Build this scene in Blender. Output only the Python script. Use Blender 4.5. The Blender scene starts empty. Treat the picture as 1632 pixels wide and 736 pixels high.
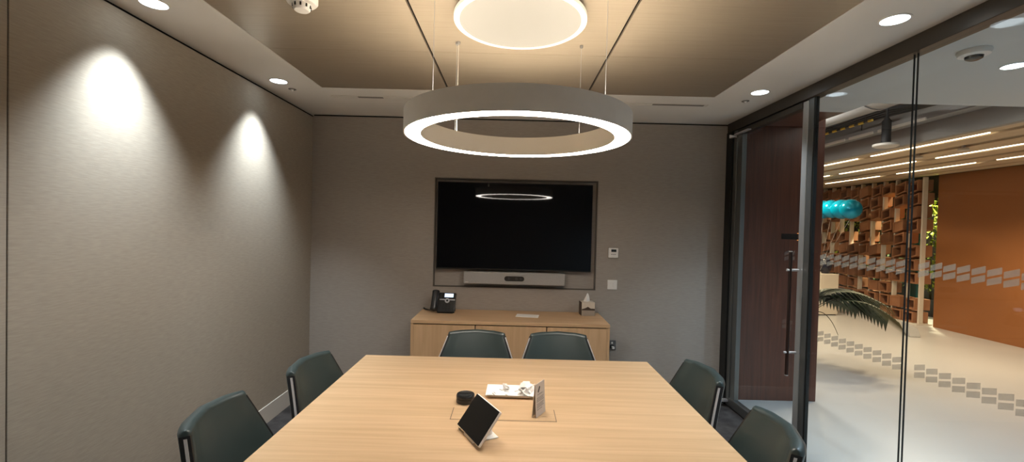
import bpy, bmesh, math, random
from mathutils import Vector, Matrix
random.seed(7)
S = bpy.context.scene
COL = S.collection
PI = math.pi
# ------------------------------------------------------------------ room numbers (metres)
XL, XR, YB, YN, H = -1.894, 2.0325, 4.2095, -1.7, 2.6      # left wall, glass, back wall, near wall, ceiling
TT = .735                                                  # table top

# ------------------------------------------------------------------ mesh helper
class MB:
    def __init__(s): s.v = []; s.f = []
    def add(s, v, f):
        n = len(s.v); s.v += [tuple(p) for p in v]; s.f += [tuple(i + n for i in q) for q in f]; return s
    def box(s, x0, x1, y0, y1, z0, z1):
        v = [(x, y, z) for x in (x0, x1) for y in (y0, y1) for z in (z0, z1)]
        return s.add(v, [(0, 1, 3, 2), (4, 6, 7, 5), (0, 4, 5, 1), (2, 3, 7, 6), (0, 2, 6, 4), (1, 5, 7, 3)])
    def obox(s, M, x0, x1, y0, y1, z0, z1):
        t = MB().box(x0, x1, y0, y1, z0, z1); return s.add([M @ Vector(p) for p in t.v], t.f)
    def lathe(s, prof, c=(0, 0, 0), n=32, close=False):
        """prof: list of (r,z); r==0 ends are capped to a point ring; close joins last to first"""
        k = len(prof); v = []; f = []
        for (r, z) in prof:
            for i in range(n):
                a = 2 * PI * i / n; v.append((c[0] + r * math.cos(a), c[1] + r * math.sin(a), c[2] + z))
        m = k if close else k - 1
        for j in range(m):
            for i in range(n):
                a, b = j * n + i, j * n + (i + 1) % n; j2 = ((j + 1) % k) * n
                f.append((a, b, j2 + (i + 1) % n, j2 + i))
        if not close:
            f.append(tuple(reversed(range(n)))); f.append(tuple((k - 1) * n + i for i in range(n)))
        return s.add(v, f)
    def tube(s, pts, r, n=8, r1=None):
        pts = [Vector(p) for p in pts]; v = []; f = []; k = len(pts)
        ref = None
        for i, p in enumerate(pts):
            t = (pts[min(i + 1, k - 1)] - pts[max(i - 1, 0)]).normalized()
            if ref is None:
                ref = Vector((0, 0, 1)) if abs(t.z) < .9 else Vector((1, 0, 0))
            a = (ref - t * ref.dot(t)).normalized(); ref = a; b = t.cross(a)
            rr = r if r1 is None else r + (r1 - r) * i / (k - 1)
            for j in range(n):
                q = 2 * PI * j / n; v.append(p + a * rr * math.cos(q) + b * rr * math.sin(q))
        for i in range(k - 1):
            for j in range(n):
                f.append((i * n + j, i * n + (j + 1) % n, (i + 1) * n + (j + 1) % n, (i + 1) * n + j))
        f.append(tuple(reversed(range(n)))); f.append(tuple((k - 1) * n + j for j in range(n)))
        return s.add(v, f)
    def prism(s, poly, d, M=None):
        """poly: list of 3D points (planar), extruded by vector d"""
        n = len(poly); d = Vector(d); v = [Vector(p) for p in poly] + [Vector(p) + d for p in poly]
        f = [tuple(reversed(range(n))), tuple(range(n, 2 * n))] + [(i, (i + 1) % n, n + (i + 1) % n, n + i) for i in range(n)]
        if M: v = [M @ p for p in v]
        return s.add(v, f)
    def grid(s, fn, nu, nv, wrap_u=False):
        v = []; f = []
        for j in range(nv + 1):
            for i in range(nu + (0 if wrap_u else 1)): v.append(fn(i / nu, j / nv))
        w = nu if wrap_u else nu + 1
        for j in range(nv):
            for i in range(nu):
                f.append((j * w + i, j * w + (i + 1) % w, (j + 1) * w + (i + 1) % w, (j + 1) * w + i))
        return s.add(v, f)
    def ball(s, c, r, nu=16, nv=10, sc=(1, 1, 1)):
        return s.lathe_sphere(c, r, nu, nv, sc)
    def lathe_sphere(s, c, r, nu, nv, sc):
        v = []; f = []
        for j in range(nv + 1):
            t = PI * j / nv
            for i in range(nu):
                a = 2 * PI * i / nu
                v.append((c[0] + sc[0] * r * math.sin(t) * math.cos(a), c[1] + sc[1] * r * math.sin(t) * math.sin(a), c[2] - sc[2] * r * math.cos(t)))
        for j in range(nv):
            for i in range(nu):
                f.append((j * nu + i, j * nu + (i + 1) % nu, (j + 1) * nu + (i + 1) % nu, (j + 1) * nu + i))
        return s.add(v, f)
    def build(s, name, mat, parent=None, loc=None, smooth=False, bevel=0, seg=2, sub=0):
        me = bpy.data.meshes.new(name)
        bm = bmesh.new()
        vs = [bm.verts.new(p) for p in s.v]
        for q in s.f:
            try: bm.faces.new([vs[i] for i in q])
            except ValueError: pass
        bmesh.ops.remove_doubles(bm, verts=bm.verts, dist=1e-6)
        bmesh.ops.recalc_face_normals(bm, faces=bm.faces)
        if bevel:
            es = [e for e in bm.edges if e.is_manifold and e.calc_face_angle(0) > .5]
            bmesh.ops.bevel(bm, geom=es, offset=bevel, segments=seg, profile=.5, affect='EDGES', clamp_overlap=True)
        if smooth:
            for q in bm.faces: q.smooth = True
            for e in bm.edges:
                if e.is_manifold and e.calc_face_angle(0) > .7: e.smooth = False
        bm.to_mesh(me); bm.free()
        me.materials.append(mat)
        o = bpy.data.objects.new(name, me); COL.objects.link(o)
        if parent is not None: o.parent = parent
        if loc is not None: o.location = loc
        if sub:
            m = o.modifiers.new('sub', 'SUBSURF'); m.levels = sub; m.render_levels = sub
        return o

def tag(o, label, cat, group=None):
    o['label'] = label; o['category'] = cat
    if group: o['group'] = group
    return o
def thing(name, label, cat, loc=(0, 0, 0), rz=0, group=None):
    o = bpy.data.objects.new(name, None); COL.objects.link(o); o.empty_display_size = .05
    o.location = loc; o.rotation_euler = (0, 0, rz)
    return tag(o, label, cat, group)
def struct(o):
    o['kind'] = 'structure'; return o
def dup(root, loc, rz, label):
    kids = {}
    for o in bpy.data.objects:
        if o.parent: kids.setdefault(o.parent, []).append(o)
    r = root.copy(); COL.objects.link(r); r.location = loc; r.rotation_euler = (0, 0, rz); r['label'] = label
    for ch in kids.get(root, []):
        c = ch.copy(); COL.objects.link(c); c.parent = r
        for g in kids.get(ch, []):
            d = g.copy(); COL.objects.link(d); d.parent = c
    return r

# ------------------------------------------------------------------ materials
def mat(name, col, rough=.5, metal=0., spec=.5, coat=0., emit=None, es=0., alpha=1., aniso=0.):
    m = bpy.data.materials.new(name); m.use_nodes = True
    b = m.node_tree.nodes['Principled BSDF']
    b.inputs['Base Color'].default_value = (*col, 1); b.inputs['Roughness'].default_value = rough
    b.inputs['Metallic'].default_value = metal; b.inputs['Specular IOR Level'].default_value = spec
    b.inputs['Coat Weight'].default_value = coat; b.inputs['Alpha'].default_value = alpha
    if emit: b.inputs['Emission Color'].default_value = (*emit, 1); b.inputs['Emission Strength'].default_value = es
    if aniso: b.inputs['Anisotropic'].default_value = aniso
    return m
def noisy(name, c0, c1, scale=(1, 1, 1), nscale=5., detail=4., rough=.5, bump=0., bdist=.002, lo=.3, hi=.7, metal=0., spec=.5, coat=0., dist=0., bscale=None, aniso=0., coat_rough=.1):
    m = mat(name, c0, rough, metal, spec, coat, aniso=aniso); nt = m.node_tree; N = nt.nodes; L = nt.links
    b = N['Principled BSDF']; b.inputs['Coat Roughness'].default_value = coat_rough
    tc = N.new('ShaderNodeTexCoord'); mp = N.new('ShaderNodeMapping'); mp.inputs['Scale'].default_value = scale
    L.new(tc.outputs['Object'], mp.inputs['Vector'])
    no = N.new('ShaderNodeTexNoise'); no.inputs['Scale'].default_value = nscale; no.inputs['Detail'].default_value = detail
    no.inputs['Distortion'].default_value = dist
    L.new(mp.outputs[0], no.inputs['Vector'])
    r = N.new('ShaderNodeValToRGB'); r.color_ramp.elements[0].position = lo; r.color_ramp.elements[1].position = hi
    r.color_ramp.elements[0].color = (*c0, 1); r.color_ramp.elements[1].color = (*c1, 1)
    L.new(no.outputs['Fac'], r.inputs['Fac']); L.new(r.outputs[0], b.inputs['Base Color'])
    if bump:
        src = no
        if bscale:
            mp2 = N.new('ShaderNodeMapping'); mp2.inputs['Scale'].default_value = bscale; L.new(tc.outputs['Object'], mp2.inputs['Vector'])
            src = N.new('ShaderNodeTexNoise'); src.inputs['Scale'].default_value = 1.; src.inputs['Detail'].default_value = 3; L.new(mp2.outputs[0], src.inputs['Vector'])
        bp = N.new('ShaderNodeBump'); bp.inputs['Strength'].default_value = bump; bp.inputs['Distance'].default_value = bdist
        L.new(src.outputs['Fac'], bp.inputs['Height']); L.new(bp.outputs[0], b.inputs['Normal'])
    return m
def emis(name, col, s):
    m = bpy.data.materials.new(name); m.use_nodes = True; nt = m.node_tree; nt.nodes.clear()
    e = nt.nodes.new('ShaderNodeEmission'); e.inputs[0].default_value = (*col, 1); e.inputs[1].default_value = s
    o = nt.nodes.new('ShaderNodeOutputMaterial'); nt.links.new(e.outputs[0], o.inputs[0]); return m
def glassmat(name, tint=(.95, .97, .97), k=1.0):
    m = bpy.data.materials.new(name); m.use_nodes = True; nt = m.node_tree; nt.nodes.clear()
    t = nt.nodes.new('ShaderNodeBsdfTransparent'); t.inputs[0].default_value = (*tint, 1)
    g = nt.nodes.new('ShaderNodeBsdfGlossy'); g.inputs['Roughness'].default_value = 0.0; g.inputs[0].default_value = (k, k, k, 1)
    lw = nt.nodes.new('ShaderNodeLayerWeight'); lw.inputs[0].default_value = .5
    pw = nt.nodes.new('ShaderNodeMath'); pw.operation = 'POWER'; pw.inputs[1].default_value = 5
    f = nt.nodes.new('ShaderNodeMath'); f.operation = 'MULTIPLY_ADD'; f.inputs[1].default_value = .55; f.inputs[2].default_value = .018
    nt.links.new(lw.outputs['Facing'], pw.inputs[0]); nt.links.new(pw.outputs[0], f.inputs[0])
    x = nt.nodes.new('ShaderNodeMixShader'); o = nt.nodes.new('ShaderNodeOutputMaterial')
    nt.links.new(f.outputs[0], x.inputs[0]); nt.links.new(t.outputs[0], x.inputs[1]); nt.links.new(g.outputs[0], x.inputs[2]); nt.links.new(x.outputs[0], o.inputs[0])
    return m
M = {}
M['fabric_left'] = noisy('wall_fabric', (.34, .30, .25), (.40, .355, .295), (6, 6, 60), 3, 5, .9, .25, .001, bscale=(40, 40, 520), spec=.15)
M['fabric_back'] = noisy('wall_fabric_back', (.335, .295, .262), (.385, .345, .305), (6, 6, 60), 3, 5, .9, .3, .001, bscale=(40, 40, 520), spec=.15)
M['plaster'] = noisy('ceiling_plaster', (.78, .75, .71), (.81, .78, .74), (1, 1, 1), 3, 2, .8, spec=.2)
M['panel'] = noisy('ceiling_bronze_panel', (.33, .27, .20), (.37, .305, .23), (1.2, 40, 1), 3, 4, .33, .05, .0005, metal=.25, spec=.5)
M['black'] = mat('black_gap', (.006, .005, .005), .8, spec=.1)
M['carpet'] = noisy('carpet', (.035, .033, .033), (.075, .07, .07), (1, 1, 1), 9, 6, .95, .6, .004, bscale=(220, 220, 220), spec=.05)
M['skirting'] = mat('skirting_grey', (.62, .59, .54), .45)
M['oak'] = noisy('oak_table', (.50, .33, .18), (.61, .42, .25), (.7, 17, 1), 2.2, 6, .38, .04, .0006, .32, .68, dist=.4, coat=.12)
M['oak_h'] = noisy('oak_horizontal', (.55, .345, .185), (.65, .425, .24), (1, 17, 17), 2.2, 6, .42, .04, .0006, .32, .68, dist=.4)
M['oak_v'] = noisy('oak_vertical', (.55, .345, .185), (.65, .425, .24), (14, 14, .9), 2.2, 6, .42, .04, .0006, .32, .68, dist=.4)
M['walnut'] = noisy('walnut_panel', (.062, .016, .008), (.135, .039, .019), (14, 14, .8), 2.2, 6, .35, .03, .0006, .3, .7, dist=.5)
M['leather'] = noisy('dark_green_leather', (.027, .041, .041), (.034, .050, .050), (1, 1, 1), 6, 3, .36, .12, .001, bscale=(380, 380, 380), spec=.6)
M['black_plastic'] = mat('black_plastic', (.012, .012, .013), .35)
M['edge'] = mat('black_edge_band', (.010, .010, .011), .3)
M['chrome'] = mat('chrome', (.90, .87, .87), .30, .8)
M['alu'] = mat('grey_aluminium', (.20, .205, .20), .35, .8)
M['alu_light'] = mat('satin_aluminium', (.60, .61, .61), .32, .8)
M['bronze'] = mat('dark_bronze_metal', (.065, .055, .045), .4, .5)
M['dark_post'] = mat('dark_post_metal', (.020, .021, .020), .4, .4)
M['white'] = mat('white_plastic', (.82, .79, .75), .4)
M['white_wall'] = mat('white_paint', (.62, .63, .62), .7)
M['offwhite'] = mat('offwhite_paint', (.66, .62, .55), .5)
M['ring_felt'] = noisy('ring_grey_shell', (.84, .83, .81), (.88, .87, .85), (1, 1, 1), 14, 4, .7, spec=.2)
M['ring_inner'] = mat('ring_inner_shell', (.86, .82, .76), .6)
M['ring_glow'] = emis('ring_light', (1.0, .92, .83), 26)
M['ring_up'] = emis('ring_uplight', (1.0, .87, .68), 24)
M['disc_face'] = mat('disc_diffuser', (.23, .222, .205), .6, emit=(1, .90, .74), es=.06)
M['disc_rim'] = mat('disc_rim', (.8, .76, .68), .5, emit=(1, .92, .76), es=.2)
M['dl'] = emis('downlight_lens', (.80, .93, 1.0), 6)
M['screen'] = mat('tv_screen', (.0015, .0015, .0025), .03, spec=.35)
M['bezel'] = mat('tv_bezel', (.004, .004, .005), .3)
M['pad_glass'] = mat('console_glass', (.004, .0035, .003), .06, spec=.3)
M['bar'] = noisy('speaker_mesh_grey', (.33, .315, .30), (.37, .355, .34), (1, 1, 1), 300, 1, .7, .2, .0005, spec=.2)
M['glass'] = glassmat('clear_glass')
M['film'] = mat('frosted_film', (.56, .49, .42), .8, alpha=.38, spec=.1)
M['lcd'] = mat('phone_screen', (.3, .4, .6), .3, emit=(.62, .78, 1.0), es=.9)
M['silver'] = mat('silver_plastic', (.55, .57, .62), .3, .5)
M['paper'] = mat('white_paper', (.86, .83, .79), .7)
M['card'] = mat('cream_card', (.62, .555, .50), .6)
M['ink'] = mat('grey_print', (.33, .30, .28), .7)
M['ink_dark'] = mat('dark_print', (.05, .045, .04), .7)
M['stone'] = noisy('pale_stone_floor', (.48, .485, .48), (.53, .53, .52), (1, 1, 1), 1.2, 5, .28, spec=.45)
M['brown'] = noisy('orange_brown_wall', (.235, .088, .027), (.27, .103, .032), (.5, .5, .5), 1.5, 3, .55, spec=.3)
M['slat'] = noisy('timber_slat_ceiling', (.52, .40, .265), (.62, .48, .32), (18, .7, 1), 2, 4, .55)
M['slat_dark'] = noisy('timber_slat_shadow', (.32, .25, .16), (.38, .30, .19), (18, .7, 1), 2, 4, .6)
M['linear'] = emis('linear_light', (1.0, .80, .54), 5)
M['grey_paint'] = mat('mid_grey_paint', (.30, .285, .265), .8)
M['slab'] = noisy('concrete_slab', (.42, .42, .41), (.50, .50, .49), (1, 1, 1), 2, 5, .9)
M['duct'] = mat('duct_steel', (.34, .335, .33), .45, .3)
M['duct_wrap'] = mat('duct_wrap_brown', (.20, .155, .125), .7)
M['service_black'] = mat('service_black', (.02, .02, .022), .6)
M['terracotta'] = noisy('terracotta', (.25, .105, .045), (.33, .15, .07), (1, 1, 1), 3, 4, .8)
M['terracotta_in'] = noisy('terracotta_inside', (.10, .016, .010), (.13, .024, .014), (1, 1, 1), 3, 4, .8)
M['post'] = mat('cream_steel_post', (.62, .56, .46), .5)
M['teal'] = mat('teal_foil', (.0, .27, .46), .15, .4)
M['teal_paint'] = mat('teal_paint', (.0, .10, .095), .6)
M['palm'] = noisy('palm_leaf', (.012, .024, .008), (.026, .045, .015), (1, 1, 1), 6, 3, .45)
M['palm_stem'] = mat('palm_stem', (.055, .05, .02), .6)
M['pot'] = mat('dark_pot', (.03, .03, .032), .5)
M['leaf'] = noisy('bright_leaf', (.10, .17, .012), (.33, .36, .03), (1, 1, 1), 9, 3, .5)
M['leaf_dark'] = noisy('dark_leaf', (.02, .05, .012), (.06, .10, .025), (1, 1, 1), 9, 3, .5)
M['soil'] = noisy('soil', (.02, .014, .01), (.05, .035, .025), (1, 1, 1), 30, 4, .9)
M['amber'] = mat('amber_glint', (.75, .25, .05), .4, emit=(1, .4, .1), es=.3)
M['kraft'] = noisy('tissue_box_card', (.60, .52, .42), (.66, .57, .46), (1, 1, 1), 12, 3, .4)
M['kraft_dark'] = mat('tissue_box_brown', (.055, .033, .02), .5)
M['kraft_grey'] = mat('tissue_box_taupe', (.33, .28, .23), .4)
M['yellow'] = mat('yellow_tape', (.7, .48, .05), .6)
M['steel_plate'] = mat('brushed_steel_plate', (.30, .29, .28), .3, .9)
M['lens_dark'] = mat('dark_lens', (.02, .02, .02), .2)
M['grille'] = mat('grille_grey', (.22, .205, .19), .6)

# ------------------------------------------------------------------ camera
f_px, pitch, roll, hc, cy = 711.76, -.0181, .025, 1.5826, 375.51
cam = bpy.data.cameras.new('camera'); co = bpy.data.objects.new('camera', cam); COL.objects.link(co); S.camera = co
cam.sensor_fit = 'HORIZONTAL'; cam.sensor_width = 36; cam.lens = f_px / 1632 * 36; cam.shift_y = (cy - 368) / 1632
cam.clip_start = .02; cam.clip_end = 100
r_ = Vector((1, 0, 0)); fw = Vector((0, math.cos(pitch), math.sin(pitch))); up = Vector((0, -math.sin(pitch), math.cos(pitch)))
R_ = r_ * math.cos(roll) + up * math.sin(roll); U_ = up * math.cos(roll) - r_ * math.sin(roll)
mx = Matrix.Identity(4)
for i in range(3): mx[i][0] = R_[i]; mx[i][1] = U_[i]; mx[i][2] = -fw[i]
mx[0][3], mx[1][3], mx[2][3] = 0, 0, hc
co.matrix_world = mx

def lamp(name, kind, loc, energy, col, **kw):
    l = bpy.data.lights.new(name, kind); l.energy = energy; l.color = col
    rot = kw.pop('rot', None)
    for k, v in kw.items(): setattr(l, k, v)
    o = bpy.data.objects.new(name, l); COL.objects.link(o); o.location = loc
    if rot: o.rotation_euler = rot
    return o

# ------------------------------------------------------------------ room shell
struct(MB().box(XL - .1, XR + .03, YN, YB + .1, -.06, 0).build('floor', M['carpet']))
# left wall: two fabric panels with a groove, shadow gap at the top
o = struct(MB().box(XL - .12, XL, YN, 1.673, .0, 2.575).box(XL - .12, XL, 1.678, YB + .1, .0, 2.575).build('wall_left', M['fabric_left'], bevel=.0015, seg=1))
struct(MB().box(XL - .12, XL - .03, YN, YB + .1, 2.575, 2.62).box(XL - .121, XL - .02, 1.672, 1.679, 0, 2.575).build('trim_1', M['black']))
# back wall with a shallow recess behind the screen
rx0, rx1, rz0, rz1 = -.737, .80, 1.010, 2.038
o = struct(MB().box(XL, rx0, YB, YB + .12, 0, 2.585).box(rx1, XR + .03, YB, YB + .12, 0, 2.585).box(rx0, rx1, YB, YB + .12, 0, rz0)
           .box(rx0, rx1, YB, YB + .12, rz1, 2.585).box(rx0, rx1, YB + .035, YB + .12, rz0, rz1).build('wall_back', M['fabric_back']))
struct(MB().box(XL, XR + .03, YB + .02, YB + .12, 2.585, 2.62).build('trim_2', M['black']))
t = MB()
for (x0, x1, z0, z1) in ((rx0, rx0 + .011, rz0, rz1), (rx1 - .011, rx1, rz0, rz1), (rx0, rx1, rz0, rz0 + .008), (rx0, rx1, rz1 - .011, rz1)):
    t.box(x0, x1, YB - .002, YB + .034, z0, z1)
struct(t.build('recess_shade_trim', mat('recess_shade_brown', (.10, .082, .066), .6)))  # brown strips stand in for the shade along the recess edges
struct(MB().box(XL - .1, XR + .03, YN - .1, YN, 0, 2.62).build('wall_near', M['white_wall']))
struct(MB().box(XL, XL + .008, YN, YB, 0, .14).build('baseboard_left', M['skirting'], bevel=.001))
struct(MB().box(XL + .008, XR - .05, YB - .014, YB, 0, .14).build('baseboard_back', M['skirting'], bevel=.003))
# ceiling: plaster margin round bronze panels
px0, px1, py0, py1 = -1.461, 1.499, -.55, 3.3845
c = struct(MB().box(XL - .1, px0, YN, YB + .1, H, H + .05).box(px1, XR + .03, YN, YB + .1, H, H + .05).box(px0, px1, py1, YB + .1, H, H + .05)
           .box(px0, px1, YN, py0, H, H + .05).build('ceiling', M['plaster']))
MB().box(px0, px1, py0, py1, H + .03, H + .05).build('backing', M['black'], c)
sx = [px0 + .004, -.504, .540, px1 - .004]; sy = [py0 + .004, .95, 2.640, py1 - .004]
for i in range(3):
    for j in range(3):
        x0 = sx[i] + (.007 if i else 0); x1 = sx[i + 1] - (.007 if i < 2 else 0)
        y0 = sy[j] + (.0012 if j else 0); y1 = sy[j + 1] - (.0012 if j < 2 else 0)
        MB().box(x0, x1, y0, y1, H + .001, H + .018).build('ceiling_panel', M['panel'], c)
# slot diffusers in the plaster margin
def vent(x0, x1, gx0, gx1, label, extra=None):
    v = thing('slot_diffuser', label, 'air vent', (0, 3.60, H), 0, 'slot diffusers above the screen wall')
    t = MB()
    for (a, b, c2, d) in ((x0, x1, .018, .022), (x0, x1, -.022, -.018), (x0, x0 + .004, -.018, .018), (x1 - .004, x1, -.018, .018)): t.box(a, b, c2, d, -.003, -.0004)
    t.build('frame', M['offwhite'], v)
    MB().box(x0 + .004, x1 - .004, -.018, .018, -.0016, -.0004).build('blank_plate', M['plaster'], v)
    g = MB()
    for q in range(4): g.box(gx0, gx1, -.017 + q * .009, -.011 + q * .009, -.0045, -.0016)
    g.build('grille', M['grille'], v)
vent(-1.47, -.66, -1.26, -1.06, 'long slot air vent in the ceiling edge, left of the ring light')
vent(.62, 1.54, 1.10, 1.51, 'long slot air vent in the ceiling edge, right of the ring light')

# ------------------------------------------------------------------ downlights
def downlight(x, y, label, kind, e, z=H):
    d = thing('downlight', label, 'ceiling light', (x, y, z), 0, 'round recessed downlights')
    MB().lathe([(.056, -.0005), (.056, -.004), (.064, -.004), (.064, -.0005)], n=32, close=True).build('trim_ring', M['white'], d, smooth=True)
    MB().lathe([(.0555, -.001), (.0555, -.0025)], n=32).build('lens', M['dl'], d)
    return d
spots = [(-1.72, 2.13, 'round downlight near the left wall, cut by the top edge of the photo', 105),
         (-1.715, 3.248, 'round downlight near the left wall, closer to the screen wall', 95),
         (1.764, 2.107, 'round downlight above the glass partition, the nearer one', 65),
         (1.757, 3.231, 'round downlight above the glass door, closer to the screen wall', 65)]
for x, y, lb, e in spots:
    downlight(x, y, lb, 0, e)
    lamp('downlight_beam', 'SPOT', (x, y, H - .012), e, (.86, .95, 1.0), spot_size=math.radians(82), spot_blend=1.0, shadow_soft_size=.03)
for x, y, e in ((-1.72, 1.01, 45), (-1.72, -.11, 45), (1.764, .99, 65), (1.764, -.12, 65)):     # the same row, behind the camera
    lamp('downlight_beam', 'SPOT', (x, y, H - .012), e, (.86, .95, 1.0), spot_size=math.radians(82), spot_blend=1.0, shadow_soft_size=.03)
for x, y, lb in ((2.905, 2.625, 'round downlight in the corridor ceiling beyond the glass'),):
    downlight(x, y, lb, 0, 0)
for x, y in ((2.905, 2.6), (2.905, 1.2), (2.905, -.2)):
    lamp('corridor_light', 'SPOT', (x, y, H - .012), 62, (.52, .77, 1.0), spot_size=math.radians(140), spot_blend=.6, shadow_soft_size=.05)

# small ceiling heads
for x, y, lb in ((-1.709, 3.438, 'small flush sprinkler head beside the far left downlight'), (1.768, 3.453, 'small sprinkler head beside the far right downlight')):
    k = thing('ceiling_sprinkler', lb, 'sprinkler', (x, y, H + .0005), 0, 'sprinkler heads')
    MB().lathe([(.028, .0005), (.028, -.003), (.020, -.006), (.018, .0005)], n=24).build('cover_plate', M['grille'], k, smooth=True)
    MB().lathe([(.010, -.006), (.010, -.012), (.005, -.018)], n=16).build('nozzle', M['chrome'], k, smooth=True)
k = thing('smoke_detector', 'white round smoke detector on the bronze ceiling panel', 'smoke detector', (-.968, 2.02, H), 0)
MB().lathe([(.066, 0), (.068, -.006), (.068, -.030), (.060, -.040), (.046, -.042)], n=40).build('base', M['white'], k, smooth=True)
MB().lathe([(.040, -.040), (.036, -.064), (.030, -.070), (.0, -.071)], n=32).build('sensor_head', M['white'], k, smooth=True)
t = MB()
for q in range(10):
    a = 2 * PI * q / 10; m = Matrix.Rotation(a, 4, 'Z'); t.obox(m, .037, .0405, -.0035, .0035, -.060, -.046)
t.build('vent_slots', M['lens_dark'], k)

# ------------------------------------------------------------------ ceiling disc light and hanging ring light
DX, DY = .014, 2.135
k = thing('disc_ceiling_light', 'large round cream disc light close to the ceiling above the ring', 'ceiling light', (DX, DY, H), 0)
MB().lathe([(.27, 0), (.27, -.03)], n=64).build('mount', M['black_plastic'], k, smooth=True)
MB().lathe([(.285, -.029), (.313, -.029), (.313, -.047), (.308, -.050), (.288, -.050), (.285, -.046)], n=96, close=True).build('rim', M['disc_rim'], k, smooth=True)
MB().lathe([(.286, -.030), (.286, -.049)], n=96).build('diffuser', M['disc_face'], k, smooth=True)
RZ = 2.006; RO, RI = .531, .450; RH = .098
k = thing('ring_pendant_light', 'large glowing ring pendant light hanging over the table', 'pendant light', (DX, DY + .01, RZ), 0)
MB().lathe([(RO, -.002), (RO, RH), (RO - .006, RH), (RO - .006, -.002)], n=128, close=True).build('outer_shell', M['ring_felt'], k, smooth=True)
MB().lathe([(RI, -.002), (RI, RH), (RI + .005, RH), (RI + .005, -.002)], n=128, close=True).build('inner_shell', M['ring_inner'], k, smooth=True)
MB().lathe([(RI + .006, .0), (RO - .007, .0), (RO - .007, .006), (RI + .006, .006)], n=128, close=True).build('diffuser', M['ring_glow'], k, smooth=True)
MB().lathe([(RI + .006, RH - .02), (RO - .007, RH - .02), (RO - .007, RH - .012), (RI + .006, RH - .012)], n=128, close=True).build('uplight_diffuser', M['ring_up'], k, smooth=True)
for (x, y) in ((-.345, .35), (.345, .35), (-.345, -.35), (.345, -.35)):
    w = MB().tube([(x, y, RH - .02), (x, y, H - RZ)], .0009, 6).build('suspension_wire', M['silver'], k)
    MB().lathe([(.009, 0), (.009, -.010), (.004, -.016)], (x, y, H - RZ), 16).build('ceiling_clip', M['grille'], w, smooth=True)
x, y = -.335, .34
w = MB().tube([(x, y, RH - .02), (x, y, H - RZ)], .0020, 8).build('power_cable', M['offwhite'], k)
MB().lathe([(.010, 0), (.010, -.010), (.005, -.016)], (x, y, H - RZ), 16).build('ceiling_clip', M['grille'], w, smooth=True)

# ------------------------------------------------------------------ screen, bar, wall plates
k = thing('television', 'large black wall mounted screen in the wall recess', 'television', (.021, YB, 1.59), 0)
w2, h2 = .722, .406
MB().box(-.3, .3, -.012, .035, -.2, .2).build('wall_bracket', M['black_plastic'], k)
MB().box(-w2, w2, -.052, -.012, -h2, h2).build('casing', M['bezel'], k, bevel=.003)
MB().box(-w2 + .007, w2 - .007, -.0535, -.052, -h2 + .012, h2 - .007).build('display_panel', M['screen'], k)
k = thing('video_bar', 'long grey video conference bar mounted below the black screen', 'conference bar', (.031, YB, 1.111), 0)
MB().box(-.12, .12, -.02, .035, -.03, .03).build('wall_bracket', M['black_plastic'], k)
MB().box(-.469, .469, -.098, -.02, -.056, .056).build('body', M['bar'], k, bevel=.010, seg=3)
def pill(hw, hh, y0, y1, n=12):
    pts = []
    for i in range(n + 1): a = -PI / 2 + PI * i / n; pts.append((hw - hh + hh * math.cos(a), y0, hh * math.sin(a)))
    for i in range(n + 1): a = PI / 2 + PI * i / n; pts.append((-hw + hh + hh * math.cos(a), y0, hh * math.sin(a)))
    return MB().prism(pts, (0, y1 - y0, 0))
e = pill(.092, .023, -.101, -.097).build('camera_window', M['lens_dark'], k)
for x, r in ((-.05, .012), (.02, .014), (.06, .010)):
    t = MB().lathe([(r, 0), (r, .002), (r * .5, .002)], n=20); t.v = [(p[0] + x, -.1005 - p[2], p[1]) for p in t.v]; t.build('lens', M['black_plastic'], e, smooth=True)
# small pale maker's mark, lower left
t = MB()
for x in (-.451, -.443, -.435, -.428): t.box(x, x + .004, -.0985, -.0975, -.042, -.036)
t.build('logo', M['white'], k)
k = thing('thermostat', 'white thermostat with small dark display on the wall right of the screen', 'thermostat', (.957, YB + .001, 1.368), 0)
MB().box(-.047, .047, -.022, 0, -.047, .047).build('casing', M['white'], k, bevel=.008, seg=3)
MB().box(-.022, .026, -.0235, -.021, .010, .034).build('display', M['lens_dark'], k)
t = MB()
for x in (-.022, -.006, .010): t.box(x, x + .011, -.0235, -.021, -.016, -.010)
t.build('button', M['grille'], k)
k = thing('light_switch', 'white square light switch plate below the thermostat', 'light switch', (.957, YB, 1.068), 0)
MB().box(-.045, .045, -.009, 0, -.045, .045).build('plate', M['white'], k, bevel=.003)
for x in (-.018, .018): MB().box(x - .012, x + .012, -.014, -.008, -.022, .022).build('rocker', M['white'], k, bevel=.002)
k = thing('power_socket', 'steel wall socket with white inserts beside the oak cabinet', 'power socket', (.935, YB, .498), 0)
MB().box(-.073, .073, -.008, 0, -.045, .045).build('plate', M['steel_plate'], k, bevel=.003)
for x in (-.035, .035):
    MB().box(x - .007, x + .007, -.014, -.007, .012, .030).build('rocker', M['white'], k, bevel=.002)
    MB().box(x - .018, x + .018, -.010, -.007, -.034, .002).build('insert', M['lens_dark'], k)
MB().box(.030, .052, -.045, -.008, -.030, -.010).build('plug', M['white'], k, bevel=.003)

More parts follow.
